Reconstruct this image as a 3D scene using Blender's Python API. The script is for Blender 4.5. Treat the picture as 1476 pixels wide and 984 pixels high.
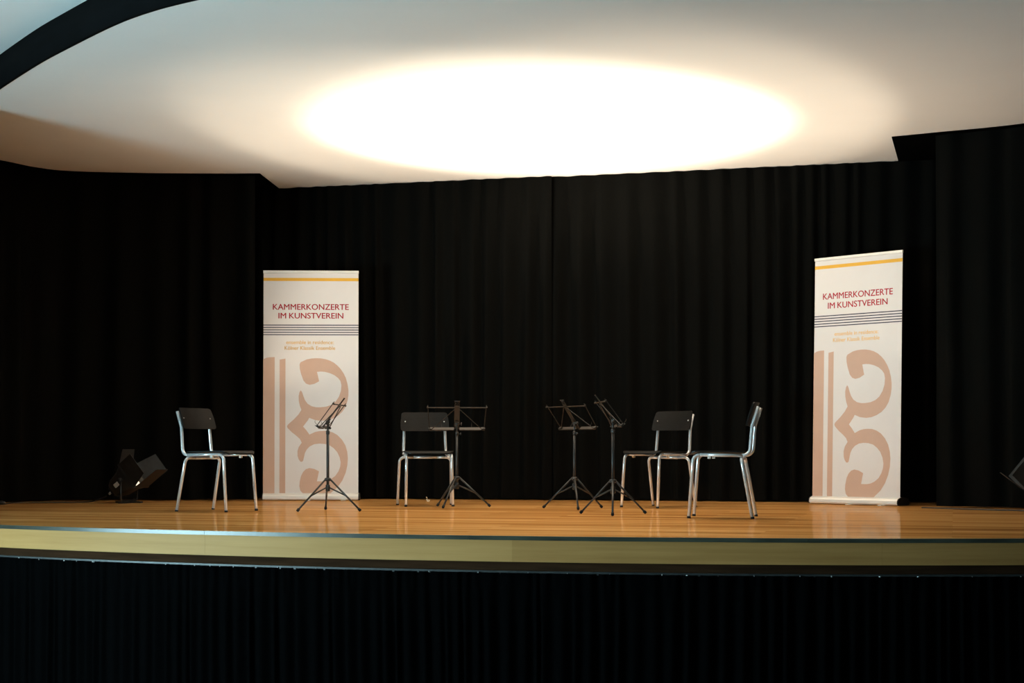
import bpy, bmesh, math, random
import numpy as np
from mathutils import Vector, Matrix

R = math.radians
for o in list(bpy.data.objects):
    bpy.data.objects.remove(o)
scene = bpy.context.scene
C = scene.collection
random.seed(7)

# ------------------------------------------------------------------ camera, world, exposure
F = 2350.0            # focal length in pixels of the 1476 px wide frame
Y0 = 651.0            # horizon row
EYE = 0.445           # eye height above the stage deck
ST = 1.0              # deck height above the hall floor
H = 2.985             # stage ceiling above the deck
HH = 3.20             # hall ceiling above the deck

cam = bpy.data.cameras.new('camera')
cam.sensor_width = 36.0
cam.lens = F / 1476.0 * 36.0
cam.shift_y = (Y0 - 492.0) / 1476.0
cam.clip_end = 100
camo = bpy.data.objects.new('camera', cam)
C.objects.link(camo)
camo.location = (0, 0, ST + EYE)
camo.rotation_euler = (R(90), 0, 0)
scene.camera = camo

w = bpy.data.worlds.new('world')
scene.world = w
w.use_nodes = True
w.node_tree.nodes['Background'].inputs[0].default_value = (0.6, 0.8, 1.0, 1)
w.node_tree.nodes['Background'].inputs[1].default_value = 0.02

vs = scene.view_settings
vs.view_transform = 'Standard'
vs.look = 'None'
vs.exposure = 0.0
vs.gamma = 1.0
vs.use_curve_mapping = False

WINDOW_LIGHT = 51.0          # radiance of the daylight in the hall windows
FLOOD_CORE = 3000.0         # watts, narrow part of each floodlight's beam
FLOOD_SPILL = 140.0         # watts, wide part of each floodlight's beam


def G(x, y):                # pixel on the deck -> point
    s = (y - Y0) / EYE
    return Vector(((x - 738.0) / s, F / s, ST))


def K(x, y):                # pixel on the stage ceiling -> plan point
    s = (Y0 - y) / (H - EYE)
    return Vector(((x - 738.0) / s, F / s))


# ------------------------------------------------------------------ materials
def mat(name, col, rough=0.5, metal=0.0, spec=0.5):
    m = bpy.data.materials.new(name)
    m.use_nodes = True
    b = m.node_tree.nodes['Principled BSDF']
    b.inputs['Base Color'].default_value = (*col, 1)
    b.inputs['Roughness'].default_value = rough
    b.inputs['Metallic'].default_value = metal
    b.inputs['Specular IOR Level'].default_value = spec
    return m


def nd(m, t, **kw):
    n = m.node_tree.nodes.new(t)
    for k, v in kw.items():
        setattr(n, k, v)
    return n


def noisy(m, scale=20.0, amount=0.25, stretch=(1, 1, 1), bump=0.0, detail=4.0):
    """multiply the base colour by a procedural noise, optional fine relief"""
    t = m.node_tree
    b = t.nodes['Principled BSDF']
    col = tuple(b.inputs['Base Color'].default_value)
    tc = nd(m, 'ShaderNodeTexCoord')
    mp = nd(m, 'ShaderNodeMapping')
    mp.inputs['Scale'].default_value = stretch
    n = nd(m, 'ShaderNodeTexNoise')
    n.inputs['Scale'].default_value = scale
    n.inputs['Detail'].default_value = detail
    t.links.new(tc.outputs['Object'], mp.inputs['Vector'])
    t.links.new(mp.outputs['Vector'], n.inputs['Vector'])
    r = nd(m, 'ShaderNodeValToRGB')
    r.color_ramp.elements[0].position = 0.3
    r.color_ramp.elements[1].position = 0.7
    r.color_ramp.elements[0].color = (*[c * (1 - amount) for c in col[:3]], 1)
    r.color_ramp.elements[1].color = (*[min(1, c * (1 + amount)) for c in col[:3]], 1)
    t.links.new(n.outputs['Fac'], r.inputs['Fac'])
    t.links.new(r.outputs['Color'], b.inputs['Base Color'])
    if bump:
        bp = nd(m, 'ShaderNodeBump')
        bp.inputs['Strength'].default_value = bump
        bp.inputs['Distance'].default_value = 0.005
        t.links.new(n.outputs['Fac'], bp.inputs['Height'])
        t.links.new(bp.outputs['Normal'], b.inputs['Normal'])
    return m


M = {}
M['plaster'] = noisy(mat('plaster', (0.86, 0.845, 0.82), 0.9, spec=0.1), 1.2, 0.015, detail=6)
M['hall_plaster'] = noisy(mat('hall_plaster', (0.88, 0.89, 0.88), 0.9, spec=0.1), 1.2, 0.015, detail=6)
M['hall_wall'] = noisy(mat('hall_wall', (0.13, 0.125, 0.12), 0.9, spec=0.1), 1.2, 0.03)
M['hall_floor'] = noisy(mat('hall_floor', (0.05, 0.035, 0.025), 0.5), 3.0, 0.25, (0.3, 6, 1))
M['black_paint'] = noisy(mat('black_paint', (0.004, 0.0042, 0.0045), 0.9, spec=0.05), 5, 0.2)
M['wing_soffit'] = noisy(mat('wing_soffit', (0.002, 0.002, 0.002), 1.0, spec=0.0), 5, 0.2)
M['black_cloth'] = noisy(mat('black_cloth', (0.0036, 0.0036, 0.0032), 1.0, spec=0.03), 60, 0.25)
M['skirt_cloth'] = noisy(mat('skirt_cloth', (0.0013, 0.0014, 0.0015), 1.0, spec=0.0), 60, 0.25)
M['chrome'] = noisy(mat('chrome', (0.80, 0.82, 0.84), 0.20, 0.5), 30, 0.03)
M['black_ply'] = noisy(mat('black_ply', (0.009, 0.0082, 0.0075), 0.42, spec=0.15), 25, 0.2, (1, 5, 5))
M['rubber'] = noisy(mat('rubber', (0.012, 0.012, 0.012), 0.7, spec=0.3), 40, 0.2)
M['white_plastic'] = noisy(mat('white_plastic', (0.70, 0.68, 0.62), 0.5), 40, 0.05)
M['stand_metal'] = noisy(mat('stand_metal', (0.030, 0.028, 0.026), 0.38, spec=0.5), 40, 0.2)
M['desk_metal'] = noisy(mat('desk_metal', (0.024, 0.017, 0.012), 0.42, spec=0.35), 40, 0.2)
M['alu'] = noisy(mat('alu', (0.80, 0.79, 0.76), 0.38, 0.3), 30, 0.04, (0.2, 5, 5))
M['banner'] = noisy(mat('banner', (0.735, 0.705, 0.695), 0.55, spec=0.25), 8, 0.01)
M['print_pink'] = noisy(mat('print_pink', (0.60, 0.405, 0.315), 0.55, spec=0.25), 8, 0.02)
M['print_orange'] = noisy(mat('print_orange', (0.78, 0.43, 0.055), 0.55, spec=0.25), 8, 0.03)
M['print_gold'] = noisy(mat('print_gold', (0.80, 0.50, 0.16), 0.55, spec=0.25), 8, 0.03)
M['print_red'] = noisy(mat('print_red', (0.42, 0.020, 0.035), 0.55, spec=0.25), 8, 0.03)
M['print_navy'] = noisy(mat('print_navy', (0.045, 0.040, 0.075), 0.55, spec=0.25), 8, 0.03)
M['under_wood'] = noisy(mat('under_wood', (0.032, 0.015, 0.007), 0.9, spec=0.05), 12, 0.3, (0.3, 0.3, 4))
M['rail_metal'] = noisy(mat('rail_metal', (0.035, 0.038, 0.038), 0.45, 0.4), 20, 0.3)
M['clip_metal'] = noisy(mat('clip_metal', (0.85, 0.86, 0.86), 0.25, 0.6), 40, 0.05)
M['lamp_black'] = noisy(mat('lamp_black', (0.016, 0.015, 0.014), 0.45, spec=0.5), 30, 0.25)
M['flap_metal'] = noisy(mat('flap_metal', (0.018, 0.017, 0.016), 0.5, spec=0.3), 14, 0.45)
M['string'] = noisy(mat('string', (0.75, 0.70, 0.55), 0.8), 40, 0.05)
M['cable'] = noisy(mat('cable', (0.02, 0.02, 0.021), 0.45), 40, 0.1)
M['paper'] = noisy(mat('paper', (0.6, 0.6, 0.58), 0.7), 40, 0.05)

m = bpy.data.materials.new('daylight_pane')
m.use_nodes = True
m.node_tree.nodes.clear()
em = nd(m, 'ShaderNodeEmission')
em.inputs[0].default_value = (0.55, 0.89, 1.0, 1)
em.inputs[1].default_value = WINDOW_LIGHT
ou = nd(m, 'ShaderNodeOutputMaterial')
m.node_tree.links.new(em.outputs[0], ou.inputs[0])
M['pane'] = m

m = bpy.data.materials.new('lamp_glass')
m.use_nodes = True
m.node_tree.nodes.clear()
em = nd(m, 'ShaderNodeEmission')
em.inputs[0].default_value = (1.0, 0.80, 0.55, 1)
em.inputs[1].default_value = 1.5
ou = nd(m, 'ShaderNodeOutputMaterial')
m.node_tree.links.new(em.outputs[0], ou.inputs[0])
M['lamp_glass'] = m

WALL_YAW = math.atan2(-1.5, 5.53)


def wood(name, c_dark, c_mid, c_light, plank, width, gloss, rough, yaw, grain, sheen=0.0):
    m = bpy.data.materials.new(name)
    m.use_nodes = True
    t = m.node_tree
    t.nodes.clear()
    L = t.links.new
    tc = nd(m, 'ShaderNodeTexCoord')
    mp = nd(m, 'ShaderNodeMapping')
    mp.inputs['Rotation'].default_value = (0, 0, -yaw)
    L(tc.outputs['Object'], mp.inputs['Vector'])
    br = nd(m, 'ShaderNodeTexBrick')
    br.offset = 0.37
    br.inputs['Color1'].default_value = (0, 0, 0, 1)
    br.inputs['Color2'].default_value = (1, 1, 1, 1)
    br.inputs['Mortar'].default_value = (0.25, 0.25, 0.25, 1)
    br.inputs['Scale'].default_value = 1.0
    br.inputs['Mortar Size'].default_value = 0.0008
    br.inputs['Brick Width'].default_value = plank
    br.inputs['Row Height'].default_value = width
    L(mp.outputs['Vector'], br.inputs['Vector'])
    mp2 = nd(m, 'ShaderNodeMapping')
    mp2.inputs['Scale'].default_value = grain
    L(mp.outputs['Vector'], mp2.inputs['Vector'])
    n1 = nd(m, 'ShaderNodeTexNoise')
    n1.inputs['Scale'].default_value = 1.0
    n1.inputs['Detail'].default_value = 6.0
    n1.inputs['Roughness'].default_value = 0.65
    L(mp2.outputs['Vector'], n1.inputs['Vector'])
    mx = nd(m, 'ShaderNodeMixRGB')
    mx.inputs[0].default_value = 0.72
    L(br.outputs['Color'], mx.inputs[1])
    L(n1.outputs['Fac'], mx.inputs[2])
    rp = nd(m, 'ShaderNodeValToRGB')
    e = rp.color_ramp.elements
    e[0].position = 0.22
    e[0].color = (*c_dark, 1)
    e[1].position = 0.75
    e[1].color = (*c_light, 1)
    x = e.new(0.48)
    x.color = (*c_mid, 1)
    L(mx.outputs[0], rp.inputs['Fac'])
    df = nd(m, 'ShaderNodeBsdfDiffuse')
    L(rp.outputs['Color'], df.inputs['Color'])
    gl = nd(m, 'ShaderNodeBsdfGlossy')
    gl.inputs['Color'].default_value = (0.95, 0.93, 0.90, 1)
    gl.inputs['Roughness'].default_value = rough
    # gentle waviness of the varnish
    n2 = nd(m, 'ShaderNodeTexNoise')
    n2.inputs['Scale'].default_value = 5.0
    n2.inputs['Detail'].default_value = 2.0
    L(mp.outputs['Vector'], n2.inputs['Vector'])
    bp = nd(m, 'ShaderNodeBump')
    bp.inputs['Strength'].default_value = 0.06
    bp.inputs['Distance'].default_value = 0.01
    L(n2.outputs['Fac'], bp.inputs['Height'])
    L(bp.outputs['Normal'], gl.inputs['Normal'])
    ms = nd(m, 'ShaderNodeMixShader')
    ms.inputs[0].default_value = gloss
    L(df.outputs[0], ms.inputs[1])
    L(gl.outputs[0], ms.inputs[2])
    last = ms
    if sheen:                      # broad lobe of the worn varnish
        g2 = nd(m, 'ShaderNodeBsdfGlossy')
        L(rp.outputs['Color'], g2.inputs['Color'])
        g2.inputs['Roughness'].default_value = 0.52
        m2 = nd(m, 'ShaderNodeMixShader')
        m2.inputs[0].default_value = sheen
        L(ms.outputs[0], m2.inputs[1])
        L(g2.outputs[0], m2.inputs[2])
        last = m2
    o = nd(m, 'ShaderNodeOutputMaterial')
    L(last.outputs[0], o.inputs['Surface'])
    return m


M['deck'] = wood('deck_wood', (0.34, 0.14, 0.036), (0.62, 0.30, 0.09), (0.84, 0.48, 0.18),
                 1.6, 0.11, 0.42, 0.06, WALL_YAW, (0.45, 6.0, 1.0), 0.50)
M['front_wood'] = wood('front_wood', (0.29, 0.145, 0.042), (0.41, 0.22, 0.072), (0.49, 0.275, 0.098),
                       60.0, 60.0, 0.012, 0.5, 0.0, (0.8, 0.8, 22.0))

# nosing: worn dark green-grey rubber/metal edge, glossy
m = mat('nosing', (0.036, 0.040, 0.029), 0.30, 0.0, 0.45)
noisy(m, 4.0, 0.6, (1.0, 1.0, 6.0))
M['nosing'] = m


# ------------------------------------------------------------------ mesh helpers
def obj(name, bm, mt, parent=None, smooth=False):
    me = bpy.data.meshes.new(name)
    bmesh.ops.recalc_face_normals(bm, faces=bm.faces[:])
    bm.to_mesh(me)
    bm.free()
    return objm(name, me, mt, parent, smooth)


def objm(name, me, mt, parent=None, smooth=False):
    if mt is not None and len(me.materials) == 0:
        me.materials.append(M[mt])
    if smooth:
        for p in me.polygons:
            p.use_smooth = True
    o = bpy.data.objects.new(name, me)
    C.objects.link(o)
    if parent is not None:
        o.parent = parent
    return o


def empty(name, loc, rz=0.0):
    o = bpy.data.objects.new(name, None)
    o.empty_display_size = 0.1
    C.objects.link(o)
    o.location = loc
    o.rotation_euler = (0, 0, rz)
    return o


def tag(o, label, cat, group=None, kind=None):
    o['label'] = label
    o['category'] = cat
    if group:
        o['group'] = group
    if kind:
        o['kind'] = kind
    return o


def struct(o):
    o['kind'] = 'structure'
    return o


def box(bm, lo, hi, mtx=None):
    x0, y0, z0 = lo
    x1, y1, z1 = hi
    P = [(x0, y0, z0), (x1, y0, z0), (x1, y1, z0), (x0, y1, z0), (x0, y0, z1), (x1, y0, z1), (x1, y1, z1), (x0, y1, z1)]
    v = [bm.verts.new((mtx @ Vector(p)) if mtx else p) for p in P]
    for f in ((0, 3, 2, 1), (4, 5, 6, 7), (0, 1, 5, 4), (1, 2, 6, 5), (2, 3, 7, 6), (3, 0, 4, 7)):
        bm.faces.new([v[i] for i in f])
    return v


def bevel(bm, w, seg=2):
    bmesh.ops.bevel(bm, geom=bm.edges[:], offset=w, segments=seg, affect='EDGES', profile=0.5)


def fillet(pts, rad, n=6):
    """round the inner corners of a polyline; rad: one number or list for inner points"""
    pts = [Vector(p) for p in pts]
    out = [pts[0]]
    for i in range(1, len(pts) - 1):
        r = rad[i - 1] if isinstance(rad, (list, tuple)) else rad
        a, b, c = pts[i - 1], pts[i], pts[i + 1]
        u = (a - b).normalized()
        v = (c - b).normalized()
        ang = u.angle(v)
        if r <= 0 or ang > R(179):
            out.append(b)
            continue
        d = min(r / math.tan(ang / 2), (a - b).length * 0.95, (c - b).length * 0.95)
        rr = d * math.tan(ang / 2)
        cen = b + (u + v).normalized() * (rr / math.sin(ang / 2))
        p0 = b + u * d
        p1 = b + v * d
        e0 = (p0 - cen)
        e1 = (p1 - cen)
        tot = e0.angle(e1)
        ax = e0.cross(e1).normalized()
        for k in range(n + 1):
            out.append(cen + Matrix.Rotation(tot * k / n, 3, ax) @ e0)
    out.append(pts[-1])
    return out


def tube(bm, pts, r, n=10, cap=True):
    pts = [Vector(p) for p in pts]
    N = len(pts)
    rad = r if isinstance(r, (list, tuple)) else [r] * N
    tang = []
    for i in range(N):
        a = pts[max(0, i - 1)]
        b = pts[min(N - 1, i + 1)]
        tang.append((b - a).normalized())
    ref = Vector((0, 0, 1)) if abs(tang[0].z) < 0.9 else Vector((1, 0, 0))
    nrm = (ref - tang[0] * ref.dot(tang[0])).normalized()
    rings = []
    for i in range(N):
        nrm = (nrm - tang[i] * nrm.dot(tang[i])).normalized()
        bi = tang[i].cross(nrm)
        rings.append([bm.verts.new(pts[i] + (nrm * math.cos(2 * math.pi * k / n) + bi * math.sin(2 * math.pi * k / n)) * rad[i])
                      for k in range(n)])
    for i in range(N - 1):
        for k in range(n):
            bm.faces.new((rings[i][k], rings[i][(k + 1) % n], rings[i + 1][(k + 1) % n], rings[i + 1][k]))
    if cap:
        bm.faces.new(rings[0][::-1])
        bm.faces.new(rings[-1])


def tube_obj(name, pts, r, mt, parent=None, n=10):
    bm = bmesh.new()
    tube(bm, pts, r, n)
    return obj(name, bm, mt, parent, True)


def prism(bm, poly, y0, y1, mtx=None):
    """polygon in the xz plane extruded along y"""
    a = [bm.verts.new((mtx @ Vector((p[0], y0, p[1]))) if mtx else (p[0], y0, p[1])) for p in poly]
    b = [bm.verts.new((mtx @ Vector((p[0], y1, p[1]))) if mtx else (p[0], y1, p[1])) for p in poly]
    n = len(poly)
    bm.faces.new(a)
    bm.faces.new(b[::-1])
    for i in range(n):
        bm.faces.new((a[i], b[i], b[(i + 1) % n], a[(i + 1) % n]))


def round_rect(x0, x1, z0, z1, r, n=5):
    out = []
    for cx, cz, a0 in ((x1 - r, z0 + r, -90), (x1 - r, z1 - r, 0), (x0 + r, z1 - r, 90), (x0 + r, z0 + r, 180)):
        for k in range(n + 1):
            a = R(a0 + 90 * k / n)
            out.append((cx + r * math.cos(a), cz + r * math.sin(a)))
    return out


def catmull(pts, per=10):
    P = [Vector(p) for p in pts]
    P = [P[0] * 2 - P[1]] + P + [P[-1] * 2 - P[-2]]
    out = []
    for i in range(1, len(P) - 2):
        for k in range(per):
            t = k / per
            a, b, c, d = P[i - 1], P[i], P[i + 1], P[i + 2]
            out.append(0.5 * ((2 * b) + (c - a) * t + (2 * a - 5 * b + 4 * c - d) * t * t + (3 * b - a - 3 * c + d) * t ** 3))
    out.append(P[-2])
    return out


def resample(pts, step):
    pts = [Vector(p) for p in pts]
    d = [0.0]
    for a, b in zip(pts, pts[1:]):
        d.append(d[-1] + (b - a).length)
    n = max(2, int(d[-1] / step))
    out = []
    j = 0
    for i in range(n + 1):
        s = d[-1] * i / n
        while j < len(d) - 2 and d[j + 1] < s:
            j += 1
        t = (s - d[j]) / max(1e-9, d[j + 1] - d[j])
        out.append(pts[j].lerp(pts[j + 1], t))
    return out, d[-1]


def wall_strip(bm, path, z0, z1, thick):
    """vertical band along a plan polyline; thick is laid towards the right-hand normal"""
    n = len(path)
    f = []
    for i, p in enumerate(path):
        a = path[max(0, i - 1)]
        b = path[min(n - 1, i + 1)]
        t = (b - a).normalized()
        nr = Vector((t.y, -t.x))
        q = p + nr * thick
        f.append([bm.verts.new((p.x, p.y, z0)), bm.verts.new((p.x, p.y, z1)),
                  bm.verts.new((q.x, q.y, z1)), bm.verts.new((q.x, q.y, z0))])
    for i in range(n - 1):
        for k in range(4):
            bm.faces.new((f[i][k], f[i][(k + 1) % 4], f[i + 1][(k + 1) % 4], f[i + 1][k]))
    bm.faces.new(f[0])
    bm.faces.new(f[-1][::-1])


def offset_path(path, d):
    n = len(path)
    out = []
    for i, p in enumerate(path):
        a = path[max(0, i - 1)]
        b = path[min(n - 1, i + 1)]
        t = (b - a).normalized()
        out.append(p + Vector((t.y, -t.x)) * d)
    return out


def curtain(name, path, z0, z1, amp, wave, seed, mt, rows=14, step=0.012, gather=0.0, hem=0.0, floor_puddle=0.0):
    """cloth hanging along a plan polyline in irregular folds, with thickness from the folds"""
    rnd = random.Random(seed)
    pts, Lt = resample(path, step)
    n = len(pts)
    # fold boundaries of uneven width
    bounds = [0.0]
    while bounds[-1] < Lt:
        bounds.append(bounds[-1] + wave * rnd.uniform(0.45, 1.6))
    hts = [rnd.uniform(0.35, 1.0) * (1 if i % 2 else -1) for i in range(len(bounds) + 1)]
    drift = [rnd.uniform(-0.2, 0.2) * wave for _ in bounds] + [0]

    def fold(s, v):
        # cosine blending between alternating crests and valleys; crests wander with height
        s2 = s + 0.12 * wave * math.sin(3.1 * v + 1.7 * s)
        j = 0
        lo, hi = 0, len(bounds) - 1
        while lo < hi - 1:
            mid = (lo + hi) // 2
            if bounds[mid] + drift[mid] * v <= s2:
                lo = mid
            else:
                hi = mid
        j = lo
        b0 = bounds[j] + drift[j] * v
        b1 = bounds[j + 1] + drift[j + 1] * v
        t = min(1, max(0, (s2 - b0) / max(1e-6, b1 - b0)))
        t = 0.5 - 0.5 * math.cos(math.pi * t)
        return hts[j] * (1 - t) + hts[j + 1] * t

    nr = offset_path(pts, 1.0)
    bm = bmesh.new()
    grid = []
    zs = [i / rows for i in range(rows + 1)]
    for v in zs:
        row = []
        z = z1 + (z0 - z1) * v
        a = amp * (0.35 + 0.65 * min(1, v * 2.5))
        if hem and v > 0.93:
            a *= 0.85
        for i in range(n):
            s = Lt * i / (n - 1)
            d = a * fold(s, v)
            if gather:
                d += gather * max(0, 1 - v * 9) * math.sin(s * 95 + 3 * math.sin(s * 17))
            nv = nr[i] - pts[i]
            p = pts[i] + nv * d
            row.append(bm.verts.new((p.x, p.y, z)))
        grid.append(row)
    for a, b in zip(grid, grid[1:]):
        for i in range(n - 1):
            bm.faces.new((a[i], a[i + 1], b[i + 1], b[i]))
    return obj(name, bm, mt, None, True)


# ------------------------------------------------------------------ the hall
XL, XR, YB, YF = -7.2, 9.2, -6.0, 17.0


def slab(name, lo, hi, mt, parent=None):
    bm = bmesh.new()
    box(bm, lo, hi)
    return obj(name, bm, mt, parent)


struct(slab('floor', (XL, YB, -0.1), (XR, YF, 0.0), 'hall_floor'))
struct(slab('ceiling', (XL, YB, ST + HH), (XR, YF, ST + HH + 0.1), 'hall_plaster'))
struct(slab('wall_back', (XL, YF, 0), (XR, YF + 0.15, ST + HH), 'black_paint'))
struct(slab('wall_right', (XR, YB, 0), (XR + 0.15, YF, ST + HH), 'hall_wall'))
struct(slab('wall_rear', (XL, YB - 0.15, 0), (XR, YB, ST + HH), 'hall_wall'))

# left wall of the hall with one unseen, inferred window, shaped for its light
WIN = [(4.0, 7.4)]
WZ0, WZ1 = 0.1, 1.75
bm = bmesh.new()
edges = [YB] + [e for ww in WIN for e in ww] + [YF]
for i in range(0, len(edges), 2):
    box(bm, (XL - 0.25, edges[i], 0), (XL, edges[i + 1], ST + HH))
for a, b in WIN:
    box(bm, (XL - 0.25, a, 0), (XL, b, WZ0))
    box(bm, (XL - 0.25, a, WZ1), (XL, b, ST + HH))
struct(obj('wall_left', bm, 'hall_wall'))
for i, (a, b) in enumerate(WIN):
    wn = struct(empty('window_%d' % (i + 1), (XL, (a + b) / 2, WZ0)))
    hw = (b - a) / 2
    hz = WZ1 - WZ0
    for nm, lo, hi in (('window_frame', (-0.2, -hw, 0), (-0.14, -hw + 0.06, hz)), ('window_frame', (-0.2, hw - 0.06, 0), (-0.14, hw, hz)),
                       ('window_frame', (-0.2, -hw + 0.06, 0), (-0.14, hw - 0.06, 0.06)), ('window_frame', (-0.2, -hw + 0.06, hz - 0.06), (-0.14, hw - 0.06, hz)),
                       ('mullion', (-0.2, -0.03, 0.06), (-0.14, 0.03, hz - 0.06))):
        slab(nm, lo, hi, 'white_plastic', wn)
    for s in (-1, 1):
        y0, y1 = (0.03, hw - 0.06) if s > 0 else (-hw + 0.06, -0.03)
        slab('pane', (-0.18, y0, 0.06), (-0.17, y1, hz - 0.06), 'pane', wn)

# walls either side of the stage opening
struct(slab('wall_front_left', (XL, 11.86, 0), (-3.95, 12.01, ST + HH), 'hall_wall'))
struct(slab('wall_front_right', (5.75, 10.9, 0), (XR, 11.05, ST + HH), 'hall_wall'))

# stage ceiling: flat white plaster with a curved front edge, its step painted black
arc = [K(x, y) for x, y in ((0, 128.3), (54.3, 93.3), (98, 69.6), (163, 37.3), (217, 17), (283, 0))]
arc = [Vector((-3.95, 12.0))] + arc + [Vector(p) for p in ((-1.2, 8.80), (-0.4, 8.42), (0.5, 8.16), (1.5, 8.06), (2.5, 8.16), (3.5, 8.5), (4.6, 9.2), (5.9, 10.6))]
arc = catmull(arc, 10)
bm = bmesh.new()
front = [Vector((XL, 12.0))] + arc + [Vector((XR, 10.9))]
rows = []
for p in front:
    rows.append([bm.verts.new((p.x, p.y, ST + H)), bm.verts.new((p.x, YF, ST + H)),
                 bm.verts.new((p.x, YF, ST + H + 0.08)), bm.verts.new((p.x, p.y, ST + H + 0.08))])
for a, b in zip(rows, rows[1:]):
    for k in range(4):
        bm.faces.new((a[k], a[(k + 1) % 4], b[(k + 1) % 4], b[k]))
bm.faces.new(rows[0])
bm.faces.new(rows[-1][::-1])
struct(obj('ceiling_stage', bm, 'plaster'))
bm = bmesh.new()
wall_strip(bm, arc, ST + H - 0.004, ST + HH, 0.03)
struct(obj('trim_1', bm, 'black_paint', None, True))

# ------------------------------------------------------------------ the stage platform
fp = [G(x, y) for x, y in ((0, 755.9), (160, 760.7), (300, 765.0), (560, 769.8), (800, 772.5), (1000, 774.4), (1236, 775.4), (1476, 775.8))]
xs = [p.x for p in fp] + [-4.6, 4.3, 5.4]
ys = [p.y for p in fp] + [11.25, 8.80, 9.5]
co = np.polyfit(xs, ys, 4)
front_arc = [Vector((x, float(np.polyval(co, x)))) for x in np.linspace(-4.6, 5.4, 161)]

stage = empty('stage_platform', (0, 10, 0))
tag(stage, 'curved varnished wooden concert stage with dark edge strip', 'stage')
INV = Matrix.Translation((0, -10, 0))


def stage_part(name, bm, mt, smooth=False):
    bmesh.ops.transform(bm, matrix=INV, verts=bm.verts[:])
    return obj(name, bm, mt, stage, smooth)


bm = bmesh.new()
rows = []
for p in front_arc:
    rows.append([bm.verts.new((p.x, p.y, ST)), bm.verts.new((p.x, YF - 0.3, ST)),
                 bm.verts.new((p.x, YF - 0.3, ST - 0.12)), bm.verts.new((p.x, p.y, ST - 0.12))])
for a, b in zip(rows, rows[1:]):
    for k in range(4):
        bm.faces.new((a[k], a[(k + 1) % 4], b[(k + 1) % 4], b[k]))
bm.faces.new(rows[0])
bm.faces.new(rows[-1][::-1])
stage_part('deck', bm, 'deck')

cuts = [0, 22, 46, 70, 98, 128, 160]
for a, b in zip(cuts, cuts[1:]):
    seg = front_arc[a:b + 1]
    bm = bmesh.new()
    wall_strip(bm, [p.copy() for p in seg[:-1]] + [seg[-2].lerp(seg[-1], 0.97)], ST - 0.022, ST - 0.0004, 0.022)
    stage_part('nosing', bm, 'nosing', False)
for a, b in ((0, 46), (46, 104), (104, 160)):
    bm = bmesh.new()
    seg = front_arc[a:b + 1]
    wall_strip(bm, [p.copy() for p in seg[:-1]] + [seg[-2].lerp(seg[-1], 0.99)], ST - 0.137, ST - 0.022, 0.014)
    stage_part('front_board', bm, 'front_wood', False)
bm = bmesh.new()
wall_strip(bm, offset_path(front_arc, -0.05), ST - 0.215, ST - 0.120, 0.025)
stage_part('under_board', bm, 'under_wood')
bm = bmesh.new()
wall_strip(bm, offset_path(front_arc, -0.06), 0.0, ST - 0.215, 0.02)
stage_part('front_frame', bm, 'black_paint')

# skirt: gathered black cloth hung from a slim rail under the stage edge
sk_path = offset_path(front_arc, 0.006)
skirt = empty('stage_skirt', (0, 9, 0))
tag(skirt, 'black gathered cloth skirt hanging below the wooden stage edge', 'curtain')
sk = curtain('cloth', sk_path, 0.02, ST - 0.196, 0.016, 0.036, 11, 'skirt_cloth', rows=10, step=0.006, gather=0.006)
sk.parent = skirt
sk.matrix_parent_inverse = Matrix.Translation((0, -9, 0))
bm = bmesh.new()
wall_strip(bm, offset_path(front_arc, -0.025), ST - 0.203, ST - 0.186, 0.022)
o = obj('rail', bm, 'rail_metal', skirt)
o.matrix_parent_inverse = Matrix.Translation((0, -9, 0))
bm = bmesh.new()
box(bm, (-0.006, -0.004, -0.008), (0.006, 0.004, 0.008))
bevel(bm, 0.002, 1)
clip0 = None
rp, Lr = resample(offset_path(front_arc, 0.006), 0.235)
rnd = random.Random(4)
for p in rp:
    if clip0 is None:
        clip0 = obj('clip', bm, 'clip_metal', skirt)
        c = clip0
    else:
        c = clip0.copy()
        C.objects.link(c)
    c.location = (p.x + rnd.uniform(-0.06, 0.06), p.y - 9, ST - 0.196)
    c.scale = (rnd.choice((0.35, 0.45, 0.8)), 1, rnd.uniform(0.3, 0.55))

# ------------------------------------------------------------------ curtains
bl, brr = K(402, 271), K(1295, 231)
du = (brr - bl).normalized()
mid = bl.lerp(brr, 0.46)
pl = [bl - du * 0.45, mid + du * 0.03]
pr = [mid - du * 0.03 + Vector((0.01, 0.05)), brr + du * 0.75]
ZC = ST + H - 0.004
c1 = curtain('back_curtain', pl, ST + 0.012, ZC, 0.05, 0.09, 21, 'black_cloth', hem=1)
tag(c1, 'black pleated back curtain panel hanging behind the banner beside the floodlight', 'curtain', 'black back curtains')
c2 = curtain('back_curtain', pr, ST + 0.012, ZC, 0.05, 0.09, 35, 'black_cloth', hem=1)
tag(c2, 'black pleated back curtain panel hanging behind the two closely spaced chairs', 'curtain', 'black back curtains')

wl = [Vector((-5.6, 12.6)), Vector((-4.95, 13.5))] + [K(x, y) for x, y in ((0, 231), (50, 241), (100, 246.5), (200, 249.3), (300, 250.2), (375, 250))]
wlc = catmull(wl, 8)
dl = (wlc[-1] - wlc[-2]).normalized()
c3 = curtain('wing_curtain', offset_path(wlc, -0.06)[:-1], ST + 0.012, ZC, 0.05, 0.13, 50, 'black_cloth')
tag(c3, 'black wing curtain behind the tilted floodlight and the lone chair, curving forward', 'curtain', 'black wing curtains')
wr = [K(x, y) for x, y in ((1286, 197), (1345, 191.3), (1476, 178))] + [Vector((4.75, 11.85)), Vector((5.6, 11.3))]
wrc = catmull(wr, 8)
c4 = curtain('wing_curtain', offset_path(wrc[8:], -0.06), ST + 0.012, ZC, 0.05, 0.13, 63, 'black_cloth')
tag(c4, 'black wing curtain hanging in folds just beside the angled banner', 'curtain', 'black wing curtains')
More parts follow.
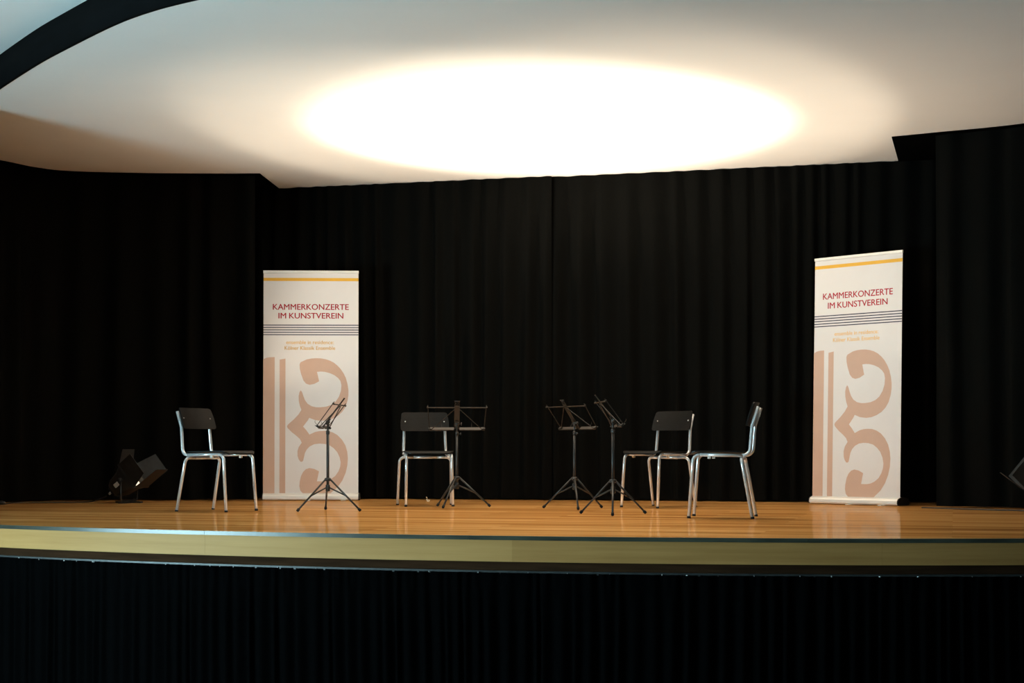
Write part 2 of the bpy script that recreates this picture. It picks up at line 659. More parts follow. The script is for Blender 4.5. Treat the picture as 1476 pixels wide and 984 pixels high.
# the ceiling over the wings, behind the wing curtains, is panelled in black
for i, path in enumerate(([bl, bl - du * 4.2] + offset_path(wlc, 0.012)[1:], [brr, brr + du * 3.6] + offset_path(wrc, 0.012)[::-1])):
    bm = bmesh.new()
    lo_ = [bm.verts.new((p.x, p.y, ST + H - 0.010)) for p in path]
    hi_ = [bm.verts.new((p.x, p.y, ST + H - 0.001)) for p in path]
    fs = [bm.faces.new(lo_), bm.faces.new(hi_[::-1])]
    for k in range(len(path)):
        j = (k + 1) % len(path)
        bm.faces.new((lo_[k], hi_[k], hi_[j], lo_[j]))
    for f in fs:
        f.normal_update()
    bmesh.ops.triangulate(bm, faces=fs)
    struct(obj('trim_%d' % (i + 2), bm, 'wing_soffit'))


# ------------------------------------------------------------------ chairs
def P(bm_fn):
    bm = bmesh.new()
    bm_fn(bm)
    me = bpy.data.meshes.new('part')
    bmesh.ops.recalc_face_normals(bm, faces=bm.faces[:])
    bm.to_mesh(me)
    bm.free()
    return me


RT = 0.0118


def make_chair():
    t = empty('stacking_chair', (0, 0, 0))
    # seat: thin plywood, dished, with a rolled front edge
    bm = bmesh.new()
    nx, ny = 16, 18
    top, bot = [], []
    outline = []
    for j in range(ny + 1):
        v = j / ny
        y = -0.175 + 0.385 * v
        hwid = 0.195 + 0.008 * v
        # rounded corners
        e = min(v, 1 - v) * 0.385
        if e < 0.05:
            hwid -= 0.05 - math.sqrt(max(0, 0.05 ** 2 - (0.05 - e) ** 2))
        ra, rb = [], []
        for i in range(nx + 1):
            u = i / nx * 2 - 1
            z = 0.444 - 0.008 * (1 - u * u) * math.sin(math.pi * min(1, v * 1.15)) + 0.006 * v
            if v > 0.86:
                z -= 0.020 * ((v - 0.86) / 0.14) ** 2
            ra.append(bm.verts.new((u * hwid, y, z + 0.005)))
            rb.append(bm.verts.new((u * hwid, y, z - 0.005)))
        top.append(ra)
        bot.append(rb)
    for j in range(ny):
        for i in range(nx):
            bm.faces.new((top[j][i], top[j][i + 1], top[j + 1][i + 1], top[j + 1][i]))
            bm.faces.new((bot[j][i], bot[j + 1][i], bot[j + 1][i + 1], bot[j][i + 1]))
    for j in range(ny):
        bm.faces.new((top[j][0], top[j + 1][0], bot[j + 1][0], bot[j][0]))
        bm.faces.new((top[j][nx], bot[j][nx], bot[j + 1][nx], top[j + 1][nx]))
    for i in range(nx):
        bm.faces.new((top[0][i], bot[0][i], bot[0][i + 1], top[0][i + 1]))
        bm.faces.new((top[ny][i], top[ny][i + 1], bot[ny][i + 1], bot[ny][i]))
    obj('seat', bm, 'black_ply', t, False)
    # backrest: curved plywood with rounded corners
    bm = bmesh.new()
    zc, hh, hw = 0.698, 0.079, 0.202
    tilt = R(17)
    nx, nz = 20, 24
    fr, bk = [], []
    for j in range(nz + 1):
        v = (j / nz * 2 - 1)
        e = (1 - abs(v)) * hh
        w_ = hw - 0.012 * max(0, v)
        if e < 0.02:
            w_ -= 0.02 - math.sqrt(max(0, 0.02 ** 2 - (0.02 - e) ** 2))
        ra, rb = [], []
        for i in range(nx + 1):
            u = i / nx * 2 - 1
            x = u * w_
            sag = 0.028 * (x / hw) ** 2
            y = -0.222 - v * hh * math.tan(tilt) + sag
            z = zc + v * hh
            ra.append(bm.verts.new((x, y + 0.005, z)))
            rb.append(bm.verts.new((x, y - 0.005, z)))
        fr.append(ra)
        bk.append(rb)
    for j in range(nz):
        for i in range(nx):
            bm.faces.new((fr[j][i], fr[j][i + 1], fr[j + 1][i + 1], fr[j + 1][i]))
            bm.faces.new((bk[j][i], bk[j + 1][i], bk[j + 1][i + 1], bk[j][i + 1]))
        bm.faces.new((fr[j][0], fr[j + 1][0], bk[j + 1][0], bk[j][0]))
        bm.faces.new((fr[j][nx], bk[j][nx], bk[j + 1][nx], fr[j + 1][nx]))
    for i in range(nx):
        bm.faces.new((fr[0][i], bk[0][i], bk[0][i + 1], fr[0][i + 1]))
        bm.faces.new((fr[nz][i], fr[nz][i + 1], bk[nz][i + 1], bk[nz][i]))
    back = obj('backrest', bm, 'black_ply', t, False)
    for s in (-1, 1):
        side = fillet([(s * 0.192, 0.208, 0.012), (s * 0.184, 0.178, 0.4265), (s * 0.178, -0.195, 0.4215),
                       (s * 0.172, -0.212, 0.625), (s * 0.170, -0.252, 0.748)], [0.045, 0.048, 0.05], 8)
        # split the one bent tube of each side into leg, rail and upright
        i1 = next(i for i, p in enumerate(side) if p.y < 0.138)
        i2 = next(i for i, p in enumerate(side) if p.y < -0.14)
        tube_obj('leg', side[:i1 + 1], RT, 'chrome', t, 12)
        tube_obj('seat_rail', side[i1:i2 + 1], RT, 'chrome', t, 12)
        tube_obj('back_upright', side[i2:], RT, 'chrome', t, 12)
        rear = fillet([(s * 0.226, -0.214, 0.012), (s * 0.214, -0.142, 0.400), (s * 0.10, -0.142, 0.400)], [0.042], 8)
        tube_obj('leg', rear, RT, 'chrome', t, 12)
        for fx, fy in ((0.1922, 0.2088), (0.2263, -0.2162)):
            tube_obj('foot_cap', [(s * fx, fy, 0.0), (s * fx, fy, 0.013)], 0.0126, 'rubber', t, 12)
        bm = bmesh.new()
        box(bm, (s * 0.182 - 0.010, 0.062, 0.398), (s * 0.182 + 0.010, 0.084, 0.428))
        bevel(bm, 0.003, 2)
        obj('bumper', bm, 'white_plastic', t)
        # screw heads on the front of the backrest
        ys_ = -0.222 - (-0.002) * math.tan(tilt) + 0.028 * (0.163 / hw) ** 2 + 0.004
        tube_obj('screw', [(s * 0.163, ys_, 0.698), (s * 0.163, ys_ + 0.0035, 0.6985)], [0.0058, 0.0045], 'chrome', back, 10)
    tube_obj('crossbar', [(-0.10, -0.142, 0.400), (0.10, -0.142, 0.400)], RT, 'chrome', t, 12)
    return t


def dup(root):
    r = root.copy()
    C.objects.link(r)
    for ch in list(root.children):
        c = ch.copy()
        C.objects.link(c)
        c.parent = r
        for g in ch.children:
            d = g.copy()
            C.objects.link(d)
            d.parent = c
    return r


chair0 = make_chair()
# (pixel of the point between the four feet, facing direction in plan)
chairs = [
    ((315.0, 736.2), (math.cos(R(26)), -math.sin(R(26))), 'black and chrome stacking chair standing alone beside the tilted floodlight, facing sideways'),
    ((615.5, 728.6), (0.15, -0.99), 'black and chrome stacking chair facing the hall behind an opened music stand'),
    ((946.5, 730.6), (-0.72, -0.69), 'black and chrome stacking chair turned half left, partly behind the chair in profile'),
    ((1041.0, 745.3), (-0.98, 0.20), 'black and chrome stacking chair in profile nearest the angled banner'),
]
for i, (px, fd, lab) in enumerate(chairs):
    o = chair0 if i == 0 else dup(chair0)
    o.location = G(*px)
    o.rotation_euler = (0, 0, math.atan2(fd[1], fd[0]) - R(90))
    tag(o, lab, 'chair', 'black stacking chairs on the stage')

# ------------------------------------------------------------------ music stands
MS = {}


def ms_mesh(key, fn):
    if key not in MS:
        MS[key] = P(fn)
    return MS[key]


def tb(pts, r, n=8):
    return lambda bm: tube(bm, pts, r, n)


def make_stand(loc, leg_az, desk_dir, label, tilt=37.0):
    """desk_dir: plan direction from the stand towards the musician"""
    t = empty('music_stand', loc)
    tag(t, label, 'music stand', 'folding music stands on the stage')
    obm = lambda nm, key, fn, mt, par: objm(nm, ms_mesh(key, fn), mt, par, True)
    obm('lower_tube', 'lt', tb([(0, 0, 0.15), (0, 0, 0.595)], 0.0108, 12), 'stand_metal', t)
    obm('upper_tube', 'ut', tb([(0, 0, 0.59), (0, 0, 0.662)], 0.0078, 12), 'stand_metal', t)
    obm('clutch', 'cl', tb([(0, 0, 0.575), (0, 0, 0.578), (0, 0, 0.602), (0, 0, 0.606)], [0.0110, 0.0138, 0.0138, 0.009], 12), 'stand_metal', t)
    ka = math.atan2(desk_dir[1], desk_dir[0]) - R(90)
    kn = obm('clutch_knob', 'ck', tb([(-0.008, 0, 0), (-0.024, 0, 0), (-0.025, 0, 0), (-0.034, 0, 0)], [0.003, 0.003, 0.009, 0.009], 10), 'stand_metal', t)
    kn.location = (0, 0, 0.588)
    kn.rotation_euler = (0, 0, ka + math.pi)
    obm('collar', 'co', tb([(0, 0, 0.226), (0, 0, 0.230), (0, 0, 0.248), (0, 0, 0.252)], [0.018, 0.025, 0.025, 0.014], 14), 'stand_metal', t)
    obm('brace_hub', 'bh', tb([(0, 0, 0.150), (0, 0, 0.154), (0, 0, 0.196), (0, 0, 0.200)], [0.011, 0.0165, 0.0165, 0.012], 14), 'stand_metal', t)
    p0 = Vector((0.020, 0, 0.240))
    p1 = Vector((0.268, 0, 0.010))
    pm = p0.lerp(p1, 0.53)
    for az in leg_az:
        leg = obm('leg', 'lg', tb([p0, p1], 0.0072), 'stand_metal', t)
        leg.rotation_euler = (0, 0, R(az))
        obm('brace', 'br', tb([(0.013, 0, 0.178), pm], 0.0056), 'stand_metal', leg)
        d = (p1 - p0).normalized()
        obm('rubber_foot', 'rf', tb([p1 - d * 0.022, p1 - d * 0.020, p1 - d * 0.002, p1 + d * 0.002], [0.008, 0.0112, 0.0112, 0.008], 10), 'rubber', leg)

    # pivot head and desk, tilted away from the musician
    hp = 0.668
    head = obm('pivot_head', 'ph', lambda bm: (tube(bm, [(-0.016, 0, 0.668), (0.016, 0, 0.668)], 0.0125, 12),
                                               tube(bm, [(0, 0, 0.645), (0, 0, 0.668)], 0.0115, 12)), 'stand_metal', t)
    head.rotation_euler = (0, 0, ka)
    wk = obm('wing_knob', 'wk', tb([(-0.014, 0, 0), (-0.030, 0, 0), (-0.031, 0, 0), (-0.041, 0, 0)], [0.004, 0.004, 0.011, 0.011], 10), 'stand_metal', t)
    wk.location = (0, 0, hp)
    wk.rotation_euler = (0, 0, ka + math.pi)

    def desk(nm, key, fn, mt='desk_metal'):
        o = obm(nm, key, fn, mt, t)
        o.location = (0, 0, hp)
        o.rotation_euler = (R(tilt), 0, ka)
        for p in o.data.polygons:
            p.use_smooth = False
        return o

    pl_ = desk('desk_plate', 'dp', lambda bm: (box(bm, (-0.021, 0.004, -0.052), (0.021, 0.0085, 0.170)), box(bm, (-0.012, -0.006, -0.02), (0.012, 0.004, 0.03))))
    cl = obm('page_clip', 'pc', lambda bm: ([tube(bm, catmull([Vector((s * 0.010, 0.006, 0.168)), Vector((s * 0.017, 0.006, 0.180)), Vector((s * 0.014, 0.006, 0.198)), Vector((s * 0.019, 0.006, 0.216))], 5), 0.0026, 6) for s in (-1, 1)],
                                             tube(bm, [(-0.006, 0.006, 0.168), (-0.005, 0.006, 0.214)], 0.0022, 6), tube(bm, [(0.006, 0.006, 0.168), (0.005, 0.006, 0.214)], 0.0022, 6),
                                             tube(bm, [(-0.022, 0.006, 0.216), (0.022, 0.006, 0.216)], 0.0032, 6)), 'desk_metal', pl_)
    for s in (-1, 1):
        k = str(s)
        desk('top_arm', 'ta' + k, lambda bm: box(bm, (min(s * 0.016, s * 0.240), 0.001, 0.152), (max(s * 0.016, s * 0.240), 0.004, 0.160)))
        desk('end_bar', 'eb' + k, tb([(s * 0.232, 0.012, 0.172), (s * 0.219, 0.012, -0.050)], 0.0032, 6))
        desk('diagonal_arm', 'da' + k, tb([(s * 0.016, -0.004, 0.150), (s * 0.196, -0.004, -0.046)], 0.0034, 6))
        lg = desk('ledge', 'le' + k, lambda bm: (box(bm, (min(s * 0.021, s * 0.225), -0.008, -0.056), (max(s * 0.021, s * 0.225), 0.026, -0.0535)),
                                                 box(bm, (min(s * 0.021, s * 0.225), -0.010, -0.0585), (max(s * 0.021, s * 0.225), -0.008, -0.051)),
                                                 box(bm, (min(s * 0.198, s * 0.226), -0.008, -0.054), (max(s * 0.198, s * 0.226), 0.014, -0.042))))
        obm('joint', 'jt' + k, tb([(s * 0.212, -0.014, -0.048), (s * 0.212, 0.016, -0.048)], 0.0075, 10), 'desk_metal', lg)
        desk('joint', 'ju' + k, tb([(s * 0.233, -0.002, 0.156), (s * 0.233, 0.016, 0.156)], 0.0062, 10))
        desk('page_holder', 'ho' + k, tb([(s * 0.12, 0.030, -0.054), (s * 0.12, 0.058, -0.046), (s * 0.12, 0.062, -0.036)], 0.0016, 6))
    return t


make_stand(G(472.5, 736.9), (-20, 100, 220), (-0.995, 0.08), 'dark folding music stand in front of the banner, its desk turned edge-on')
make_stand(G(658.5, 731.4), (8, 128, 248), (-0.06, 1.0), 'dark folding music stand in front of the chair facing the hall, desk spread broadside')
make_stand(G(828.0, 733.6), (274, 34, 154), (0.80, 0.60), 'dark folding music stand with obliquely turned desk, rear one of the close pair')
make_stand(G(883.4, 742.0), (266, 26, 146), (0.995, 0.10), 'dark folding music stand with edge-on desk, front one of the close pair')

# ------------------------------------------------------------------ roll-up banners
PXM = 1.0 / 156.0            # metres per photo pixel on the left banner
CLEF = [(737, 408), (680, 440), (625, 450), (585, 437), (553, 400), (525, 320), (511, 260), (508, 210), (520, 185), (590, 152), (645, 141), (700, 137), (755, 139), (805, 147), (855, 162), (905, 187),
        (952, 224), (990, 265), (1023, 315), (1050, 370), (1070, 440), (1080, 510), (1080, 570), (1070, 635), (1045, 710), (1010, 765), (960, 812), (900, 845), (835, 866), (770, 873), (690, 864), (622, 838), (606, 868), (550, 940),
        (590, 985), (625, 1034), (690, 1004), (740, 993), (790, 990), (845, 993), (900, 1010), (955, 1042), (1005, 1093), (1045, 1160), (1067, 1235), (1075, 1310), (1070, 1390), (1050, 1480), (1012, 1570), (960, 1645), (870, 1724),
        (550, 1724), (520, 1692), (508, 1640), (512, 1590), (528, 1520), (552, 1472), (585, 1440), (625, 1427), (680, 1437), (737, 1465), (713, 1582), (780, 1583), (830, 1576), (880, 1555), (930, 1517), (965, 1465), (985, 1410), (990, 1360), (978, 1300), (950, 1240),
        (910, 1195), (860, 1160), (800, 1144), (740, 1140), (680, 1148), (630, 1172), (595, 1207), (572, 1250), (560, 1305), (552, 1340), (540, 1353), (520, 1352), (500, 1325), (487, 1285), (486, 1230), (500, 1180), (535, 1130),
        (515, 1088), (480, 1055), (420, 1008), (370, 958), (362, 938), (372, 918), (440, 858), (495, 800), (530, 745), (512, 695), (500, 640), (498, 580), (508, 537), (522, 515), (537, 535), (552, 580), (572, 630), (603, 673), (650, 702),
        (700, 713), (750, 714), (820, 706), (880, 685), (930, 648), (970, 588), (993, 520), (998, 455), (987, 405), (960, 370), (915, 336), (860, 312), (800, 297), (755, 294), (712, 298)]
CLEF = [(x / 8.2 + 370, y / 8.2 + 500) for x, y in CLEF]
BAR1 = [(83, 152), (120, 134), (160, 127), (217, 125), (217, 1724), (83, 1724)]
BAR2 = [(275, 154), (343, 142), (343, 1724), (275, 1724)]
BAR1 = [(x / 8.2 + 370, y / 8.2 + 500) for x, y in BAR1]
BAR2 = [(x / 8.2 + 370, y / 8.2 + 500) for x, y in BAR2]


def bx_(x):
    return (x - 448.2) * PXM


def bz_(y):
    return (720.3 - y) * PXM


HEAD_BOLD, SUB_BOLD = 0.0, 0.0


def text_raw(body, bold):
    cu = bpy.data.curves.new('lettering', 'FONT')
    cu.body = body
    cu.size = 1.0
    cu.offset = bold
    cu.resolution_u = 4
    ob = bpy.data.objects.new('lettering', cu)
    C.objects.link(ob)
    dg = bpy.context.evaluated_depsgraph_get()
    me = bpy.data.meshes.new_from_object(ob.evaluated_get(dg))
    bpy.data.objects.remove(ob)
    bpy.data.curves.remove(cu)
    me.materials.clear()
    return me


def text_words(body, x0, x1, y0, y1, bold, weight=0.001):
    """flat lettering, one mesh per word, fitted into a rectangle of banner pixels (y0 letter top, y1 baseline)"""
    words = body.split(' ')
    ms = [text_raw(w_, bold) for w_ in words]
    lo = [min(v.co.x for v in me.vertices) for me in ms]
    hi = [max(v.co.x for v in me.vertices) for me in ms]
    cap_me = text_raw('K', bold)
    cap = max(v.co.y for v in cap_me.vertices)
    gap = 0.36
    total = sum(b_ - a_ for a_, b_ in zip(lo, hi)) + gap * (len(ms) - 1)
    k = (bx_(x1) - bx_(x0)) / total
    x = bx_(x0)
    for me, a_, b_ in zip(ms, lo, hi):
        for v in me.vertices:
            v.co = (x + (v.co.x - a_) * k, 0, bz_(y1) + v.co.y / cap * (bz_(y0) - bz_(y1)))
        x += (b_ - a_ + gap) * k
        # heavier strokes: the same letters laid again a hair's breadth apart
        bm = bmesh.new()
        for dx, dz in ((-weight, 0), (weight, 0), (0, -weight * 0.6), (0, weight * 0.6)):
            n0 = len(bm.verts)
            bm.from_mesh(me)
            bm.verts.ensure_lookup_table()
            for v in bm.verts[n0:]:
                v.co.x += dx
                v.co.z += dz
        bm.to_mesh(me)
        bm.free()
    return ms


def poly_mesh(poly):
    bm = bmesh.new()
    vs_ = [bm.verts.new((bx_(x), 0, bz_(y))) for x, y in poly]
    f = bm.faces.new(vs_)
    f.normal_update()
    bmesh.ops.triangulate(bm, faces=[f])
    me = bpy.data.meshes.new('print')
    bm.to_mesh(me)
    bm.free()
    return me


def rect(x0, x1, y0, y1):
    return [(x0, y0), (x1, y0), (x1, y1), (x0, y1)]


PX0, PX1 = 380.4, 516.0


def make_banner():
    t = empty('roll_up_banner', (0, 0, 0))
    # aluminium cassette, extruded profile in the yz plane
    prof = [(-0.075, 0.006), (-0.085, 0.018), (-0.083, 0.040), (-0.070, 0.056), (-0.040, 0.066), (0.0, 0.069), (0.040, 0.066), (0.070, 0.056), (0.083, 0.040), (0.085, 0.018), (0.075, 0.006)]
    x0, x1 = bx_(379.2) + 0.008, bx_(518.0) - 0.010
    bm = bmesh.new()
    a = [bm.verts.new((x0, y, z)) for y, z in prof]
    b = [bm.verts.new((x1, y, z)) for y, z in prof]
    bm.faces.new(a)
    bm.faces.new(b[::-1])
    for i in range(len(prof)):
        bm.faces.new((a[i], b[i], b[(i + 1) % len(prof)], a[(i + 1) % len(prof)]))
    base = obj('cassette', bm, 'alu', t, False)
    for xa, xb in ((x0 - 0.008, x0), (x1, x1 + 0.010)):
        bm = bmesh.new()
        pp = [(y * 1.03, z * 1.03 - 0.001) for y, z in prof]
        a = [bm.verts.new((xa, y, z)) for y, z in pp]
        b = [bm.verts.new((xb, y, z)) for y, z in pp]
        bm.faces.new(a)
        bm.faces.new(b[::-1])
        for i in range(len(pp)):
            bm.faces.new((a[i], b[i], b[(i + 1) % len(pp)], a[(i + 1) % len(pp)]))
        obj('end_cap', bm, 'rubber', base)
    for fx in (-0.02, 0.30):
        bm = bmesh.new()
        box(bm, (fx - 0.02, -0.13, 0.0), (fx + 0.02, 0.13, 0.006))
        bevel(bm, 0.002, 1)
        obj('swivel_foot', bm, 'alu', t)
    lean = R(-1.1)

    def leaned(o):
        o.rotation_euler = (lean, 0, 0)
        o.location = (0, -0.035, 0)
        return o
    zt, zb = bz_(391.0), 0.060
    bm = bmesh.new()
    box(bm, (bx_(PX0), -0.0006, zb), (bx_(PX1), 0.0006, zt - 0.01))
    panel = leaned(obj('panel', bm, 'banner', t))
    bm = bmesh.new()
    prism(bm, round_rect(-0.008, 0.008, zt - 0.026, zt, 0.006), bx_(PX0) - 0.002, bx_(PX1) + 0.002, Matrix(((0, 1, 0, 0), (1, 0, 0, 0), (0, 0, 1, 0), (0, 0, 0, 1))))
    leaned(obj('top_rail', bm, 'alu', t, False))
    leaned(tube_obj('support_pole', [(0, 0.022, 0.05), (0, 0.022, zt - 0.02)], 0.008, 'alu', t))

    def pr_(nm, me, mt):
        o = objm(nm, me, mt, panel)
        o.location = (0, -0.0012, 0)
        return o
    pr_('stripe', poly_mesh(rect(PX0, PX1, 401.6, 406.1)), 'print_orange')
    for y in (469.3, 472.8, 476.2, 479.7, 483.1):
        pr_('staff_line', poly_mesh(rect(PX0, PX1, y - 0.62, y + 0.62)), 'print_navy')
    for body, x0_, x1_, y0_, y1_, mt_, off in (('KAMMERKONZERTE', 393.8, 501.9, 439.2, 447.2, 'print_red', HEAD_BOLD),
                                               ('IM KUNSTVEREIN', 401.8, 494.2, 451.9, 459.7, 'print_red', HEAD_BOLD),
                                               ('ensemble in residence:', 412.9, 480.7, 491.4, 496.5, 'print_gold', SUB_BOLD),
                                               ('K\u00f6lner Klassik Ensemble', 410.6, 482.7, 499.5, 504.7, 'print_gold', SUB_BOLD)):
        for me in text_words(body, x0_, x1_, y0_, y1_, off, 0.0013 if mt_ == 'print_red' else 0.0007):
            pr_('lettering', me, mt_)
    pr_('clef_print', poly_mesh(CLEF), 'print_pink')
    pr_('clef_bar', poly_mesh(BAR1), 'print_pink')
    pr_('clef_bar', poly_mesh(BAR2), 'print_pink')
    return t


ban = make_banner()
p = G(448.4, 720.8)
ban.location = p
ban.rotation_euler = (0, 0, R(2.0))
tag(ban, 'white roll-up concert banner behind the edge-on music stand and the lone chair', 'banner', 'roll-up banners on the stage')
ban2 = dup(ban)
A = Vector((2.615, 14.06))
B = Vector((3.215, 13.44))
ban2.location = ((A.x + B.x) / 2, (A.y + B.y) / 2, ST)
ban2.rotation_euler = (0, 0, math.atan2(B.y - A.y, B.x - A.x))
tag(ban2, 'white roll-up concert banner turned at an angle, standing clear beside the wing curtain', 'banner', 'roll-up banners on the stage')


# ------------------------------------------------------------------ stage floodlights on the deck, aimed at the ceiling
def make_flood(loc, aim, label, beam_az, beam_el):
    """aim: plan direction of the beam"""
    t = empty('stage_floodlight', loc, math.atan2(aim[1], aim[0]))
    tag(t, label, 'floodlight', 'stage floodlights on the deck')
    el = R(38)
    pv = Vector((0, 0, 0.185))
    # head frame: local z = beam, x = up-back, y = sideways
    zax = Vector((math.cos(el), 0, math.sin(el)))
    yax = Vector((0, 1, 0))
    xax = yax.cross(zax)
    HM = Matrix((xax, yax, zax)).transposed().to_4x4()
    HM.translation = pv

    def hp_(nm, bm, mt, par=None, smooth=False):
        bmesh.ops.transform(bm, matrix=HM, verts=bm.verts[:])
        return obj(nm, bm, mt, par or t, smooth)
    # housing, flared towards the mouth
    bm = bmesh.new()
    sec = [(-0.15, 0.035, 0.05), (-0.145, 0.055, 0.07), (-0.10, 0.075, 0.09), (-0.02, 0.085, 0.10), (0.03, 0.105, 0.115), (0.04, 0.105, 0.115)]
    rings = []
    for z, hx, hy in sec:
        rr = [bm.verts.new((x, y, z)) for x, y in round_rect(-hx, hx, -hy, hy, 0.02, 3)]
        rings.append(rr)
    n = len(rings[0])
    for a, b in zip(rings, rings[1:]):
        for k in range(n):
            bm.faces.new((a[k], a[(k + 1) % n], b[(k + 1) % n], b[k]))
    bm.faces.new(rings[0][::-1])
    body = hp_('housing', bm, 'lamp_black', None, True)
    bm = bmesh.new()
    for k in range(5):
        z = -0.125 + k * 0.022
        box(bm, (-0.072 - k * 0.004, -0.06, z), (-0.060, 0.06, z + 0.006))
    hp_('cooling_fins', bm, 'lamp_black', body)
    bm = bmesh.new()
    box(bm, (-0.09, -0.10, 0.012), (0.09, 0.10, 0.016))
    hp_('lens', bm, 'lamp_glass', body)
    bm = bmesh.new()
    for lo, hi in (((-0.115, -0.125, 0.04), (-0.100, 0.125, 0.055)), ((0.100, -0.125, 0.04), (0.115, 0.125, 0.055)),
                   ((-0.100, -0.125, 0.04), (0.100, -0.110, 0.055)), ((-0.100, 0.110, 0.04), (0.100, 0.125, 0.055))):
        box(bm, lo, hi)
    hp_('door_frame', bm, 'lamp_black')
    # four barn doors; each is a flat trapezoid hinged on the frame
    def door(axis, sgn, length, splay, hw0, hw1):
        bm = bmesh.new()
        d0 = 0.112 if axis == 'x' else 0.122
        pts = []
        for w_, l_ in ((-hw0, 0), (hw0, 0), (hw1, length), (-hw1, length)):
            off = sgn * (d0 + l_ * math.sin(R(splay)))
            z = 0.055 + l_ * math.cos(R(splay))
            pts.append(Vector((off, w_, z)) if axis == 'x' else Vector((w_, off, z)))
        nrm = (pts[1] - pts[0]).cross(pts[3] - pts[0]).normalized() * 0.0012
        a = [bm.verts.new(q - nrm) for q in pts]
        b = [bm.verts.new(q + nrm) for q in pts]
        bm.faces.new(a)
        bm.faces.new(b[::-1])
        for k in range(4):
            bm.faces.new((a[k], b[k], b[(k + 1) % 4], a[(k + 1) % 4]))
        hp_('barn_door', bm, 'flap_metal')
    door('x', 1, 0.22, 0, 0.115, 0.10)       # lower
    door('x', -1, 0.12, 42, 0.115, 0.10)     # upper
    door('y', 1, 0.19, 30, 0.105, 0.085)
    door('y', -1, 0.17, 24, 0.112, 0.095)
    # yoke and floor bracket
    bm = bmesh.new()
    tube(bm, fillet([(0, -0.135, 0.185), (0, -0.135, 0.02), (0, 0.135, 0.02), (0, 0.135, 0.185)], 0.02, 4), 0.0085, 8)
    obj('yoke', bm, 'lamp_black', t, True)
    bm = bmesh.new()
    box(bm, (-0.11, -0.02, 0.0), (0.11, 0.02, 0.014))
    box(bm, (-0.02, -0.15, 0.0), (0.02, 0.15, 0.012))
    bevel(bm, 0.003, 1)
    obj('floor_bracket', bm, 'lamp_black', t)
    for s in (-1, 1):
        tube_obj('tilt_knob', [(0, s * 0.112, 0.185), (0, s * 0.142, 0.185), (0, s * 0.144, 0.185), (0, s * 0.165, 0.185)], [0.007, 0.007, 0.018, 0.018], 'rubber', t, 10)
    bm = bmesh.new()
    box(bm, (-0.02, -0.104, -0.09), (0.012, -0.094, -0.05))
    hp_('rating_plate', bm, 'paper', body)
    bm = bmesh.new()
    box(bm, (-0.05, -0.03, -0.175), (0.03, 0.03, -0.15))
    hp_('terminal_box', bm, 'lamp_black', body)
    tube_obj('cable_gland', [HM @ Vector((-0.01, -0.02, -0.175)), HM @ Vector((-0.01, -0.02, -0.20))], 0.011, 'clip_metal', t)

    t.scale = (1.1, 1.1, 1.1)
    # the lamp's own light, just in front of the glass
    for nm, watts, size, blend, off_el, rad, wide in (('flood_core', FLOOD_CORE, 42, 1.0, 0, 0.09, 1.65), ('flood_spill', FLOOD_SPILL, 54, 0.5, 8, 0.03, 2.0)):
        ld = bpy.data.lights.new(nm, 'SPOT')
        ld.energy = watts
        ld.color = (1.0, 0.84, 0.64)
        ld.spot_size = R(size)
        ld.spot_blend = blend
        ld.shadow_soft_size = rad
        lo = bpy.data.objects.new(nm, ld)
        C.objects.link(lo)
        lo.parent = t
        lo.location = HM @ Vector((0, 0, 0.05))
        e_, a_ = el + R(off_el + beam_el), R(beam_az)
        d = Vector((math.cos(e_) * math.cos(a_), math.cos(e_) * math.sin(a_), math.sin(e_)))
        lo.rotation_euler = d.to_track_quat('-Z', 'Y').to_euler()
        lo.scale = (wide, 1, 1)       # linear lamp: beam wider than high
    return t


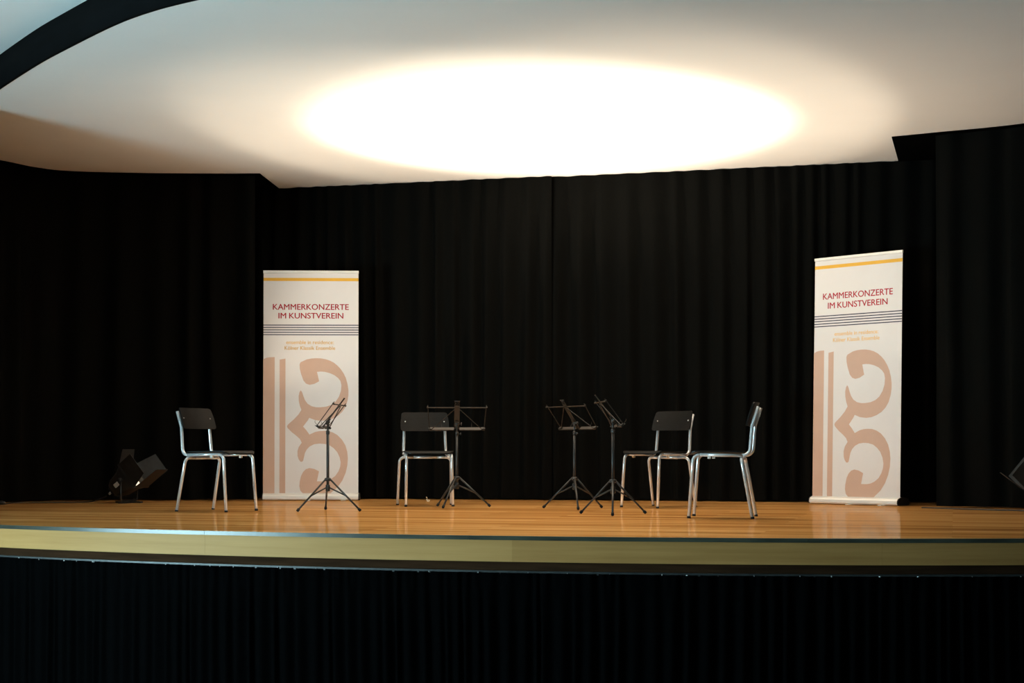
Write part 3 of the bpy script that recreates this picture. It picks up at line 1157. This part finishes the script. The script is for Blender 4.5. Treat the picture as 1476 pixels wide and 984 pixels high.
fl = G(186, 0.445 * F / 14.2 + Y0)
make_flood(fl, (3.6, -0.9), 'black stage floodlight with open barn doors tilted upward beside the lone chair', -5, -2)
make_flood(Vector((3.90, 11.92, ST)), (-3.3, 0.8), 'black stage floodlight with barn doors in front of the wing curtain past the angled banner', 0, 0)

# ------------------------------------------------------------------ small things on the deck
cb = tube_obj('floodlight_cable', catmull([Vector(p) for p in ((fl.x - 0.20, fl.y + 0.02, ST + 0.060), (fl.x - 0.28, fl.y + 0.03, ST + 0.03), (fl.x - 0.38, fl.y + 0.06, ST + 0.008),
              (fl.x - 0.65, fl.y + 0.0, ST + 0.006), (fl.x - 0.95, fl.y - 0.12, ST + 0.006), (-4.28, 13.72, ST + 0.006))], 8), 0.005, 'cable')
tag(cb, 'thin black power cable trailing along the deck from the tilted floodlight', 'cable')
bm = bmesh.new()
tube(bm, [(-0.03, 0, 0.018), (-0.028, 0, 0.018), (0.02, 0, 0.018), (0.045, 0, 0.018)], [0.012, 0.018, 0.018, 0.008], 10)
pg = obj('cable_plug', bm, 'cable', None, True)
pg.location = (-4.30, 13.70, ST)
tag(pg, 'small black cable plug lying on the dim deck by the wing curtain', 'plug')
cb = tube_obj('floodlight_cable', catmull([Vector(p) for p in ((*K(1345, 191.3).xy - Vector((0.12, 0.12)), ST + 0.006), (3.45, 12.58, ST + 0.006), (3.62, 12.38, ST + 0.006), (3.85, 12.2, ST + 0.006), (3.97, 12.1, ST + 0.006), (4.06, 12.02, ST + 0.012), (4.10, 11.96, ST + 0.04), (4.10, 11.92, ST + 0.075))], 8), 0.005, 'cable')
tag(cb, 'thin black power cable lying along the foot of the wing curtain past the angled banner', 'cable')
q = G(615.2, 722.6)
s0 = tube_obj('string_scrap', catmull([Vector((x, y, z)) for x, y, z in ((-0.008, 0, 0.036), (-0.004, 0.003, 0.040), (0.001, 0, 0.034), (0.0, 0, 0.018), (0.003, 0, 0.004), (0.018, -0.004, 0.003), (0.024, 0, 0.010), (0.012, 0.004, 0.015), (0.004, 0.002, 0.006))], 6), 0.0026, 'string', None, 6)
s0.location = q
tag(s0, 'tiny scrap of pale string on the deck behind the chair facing the hall', 'string')
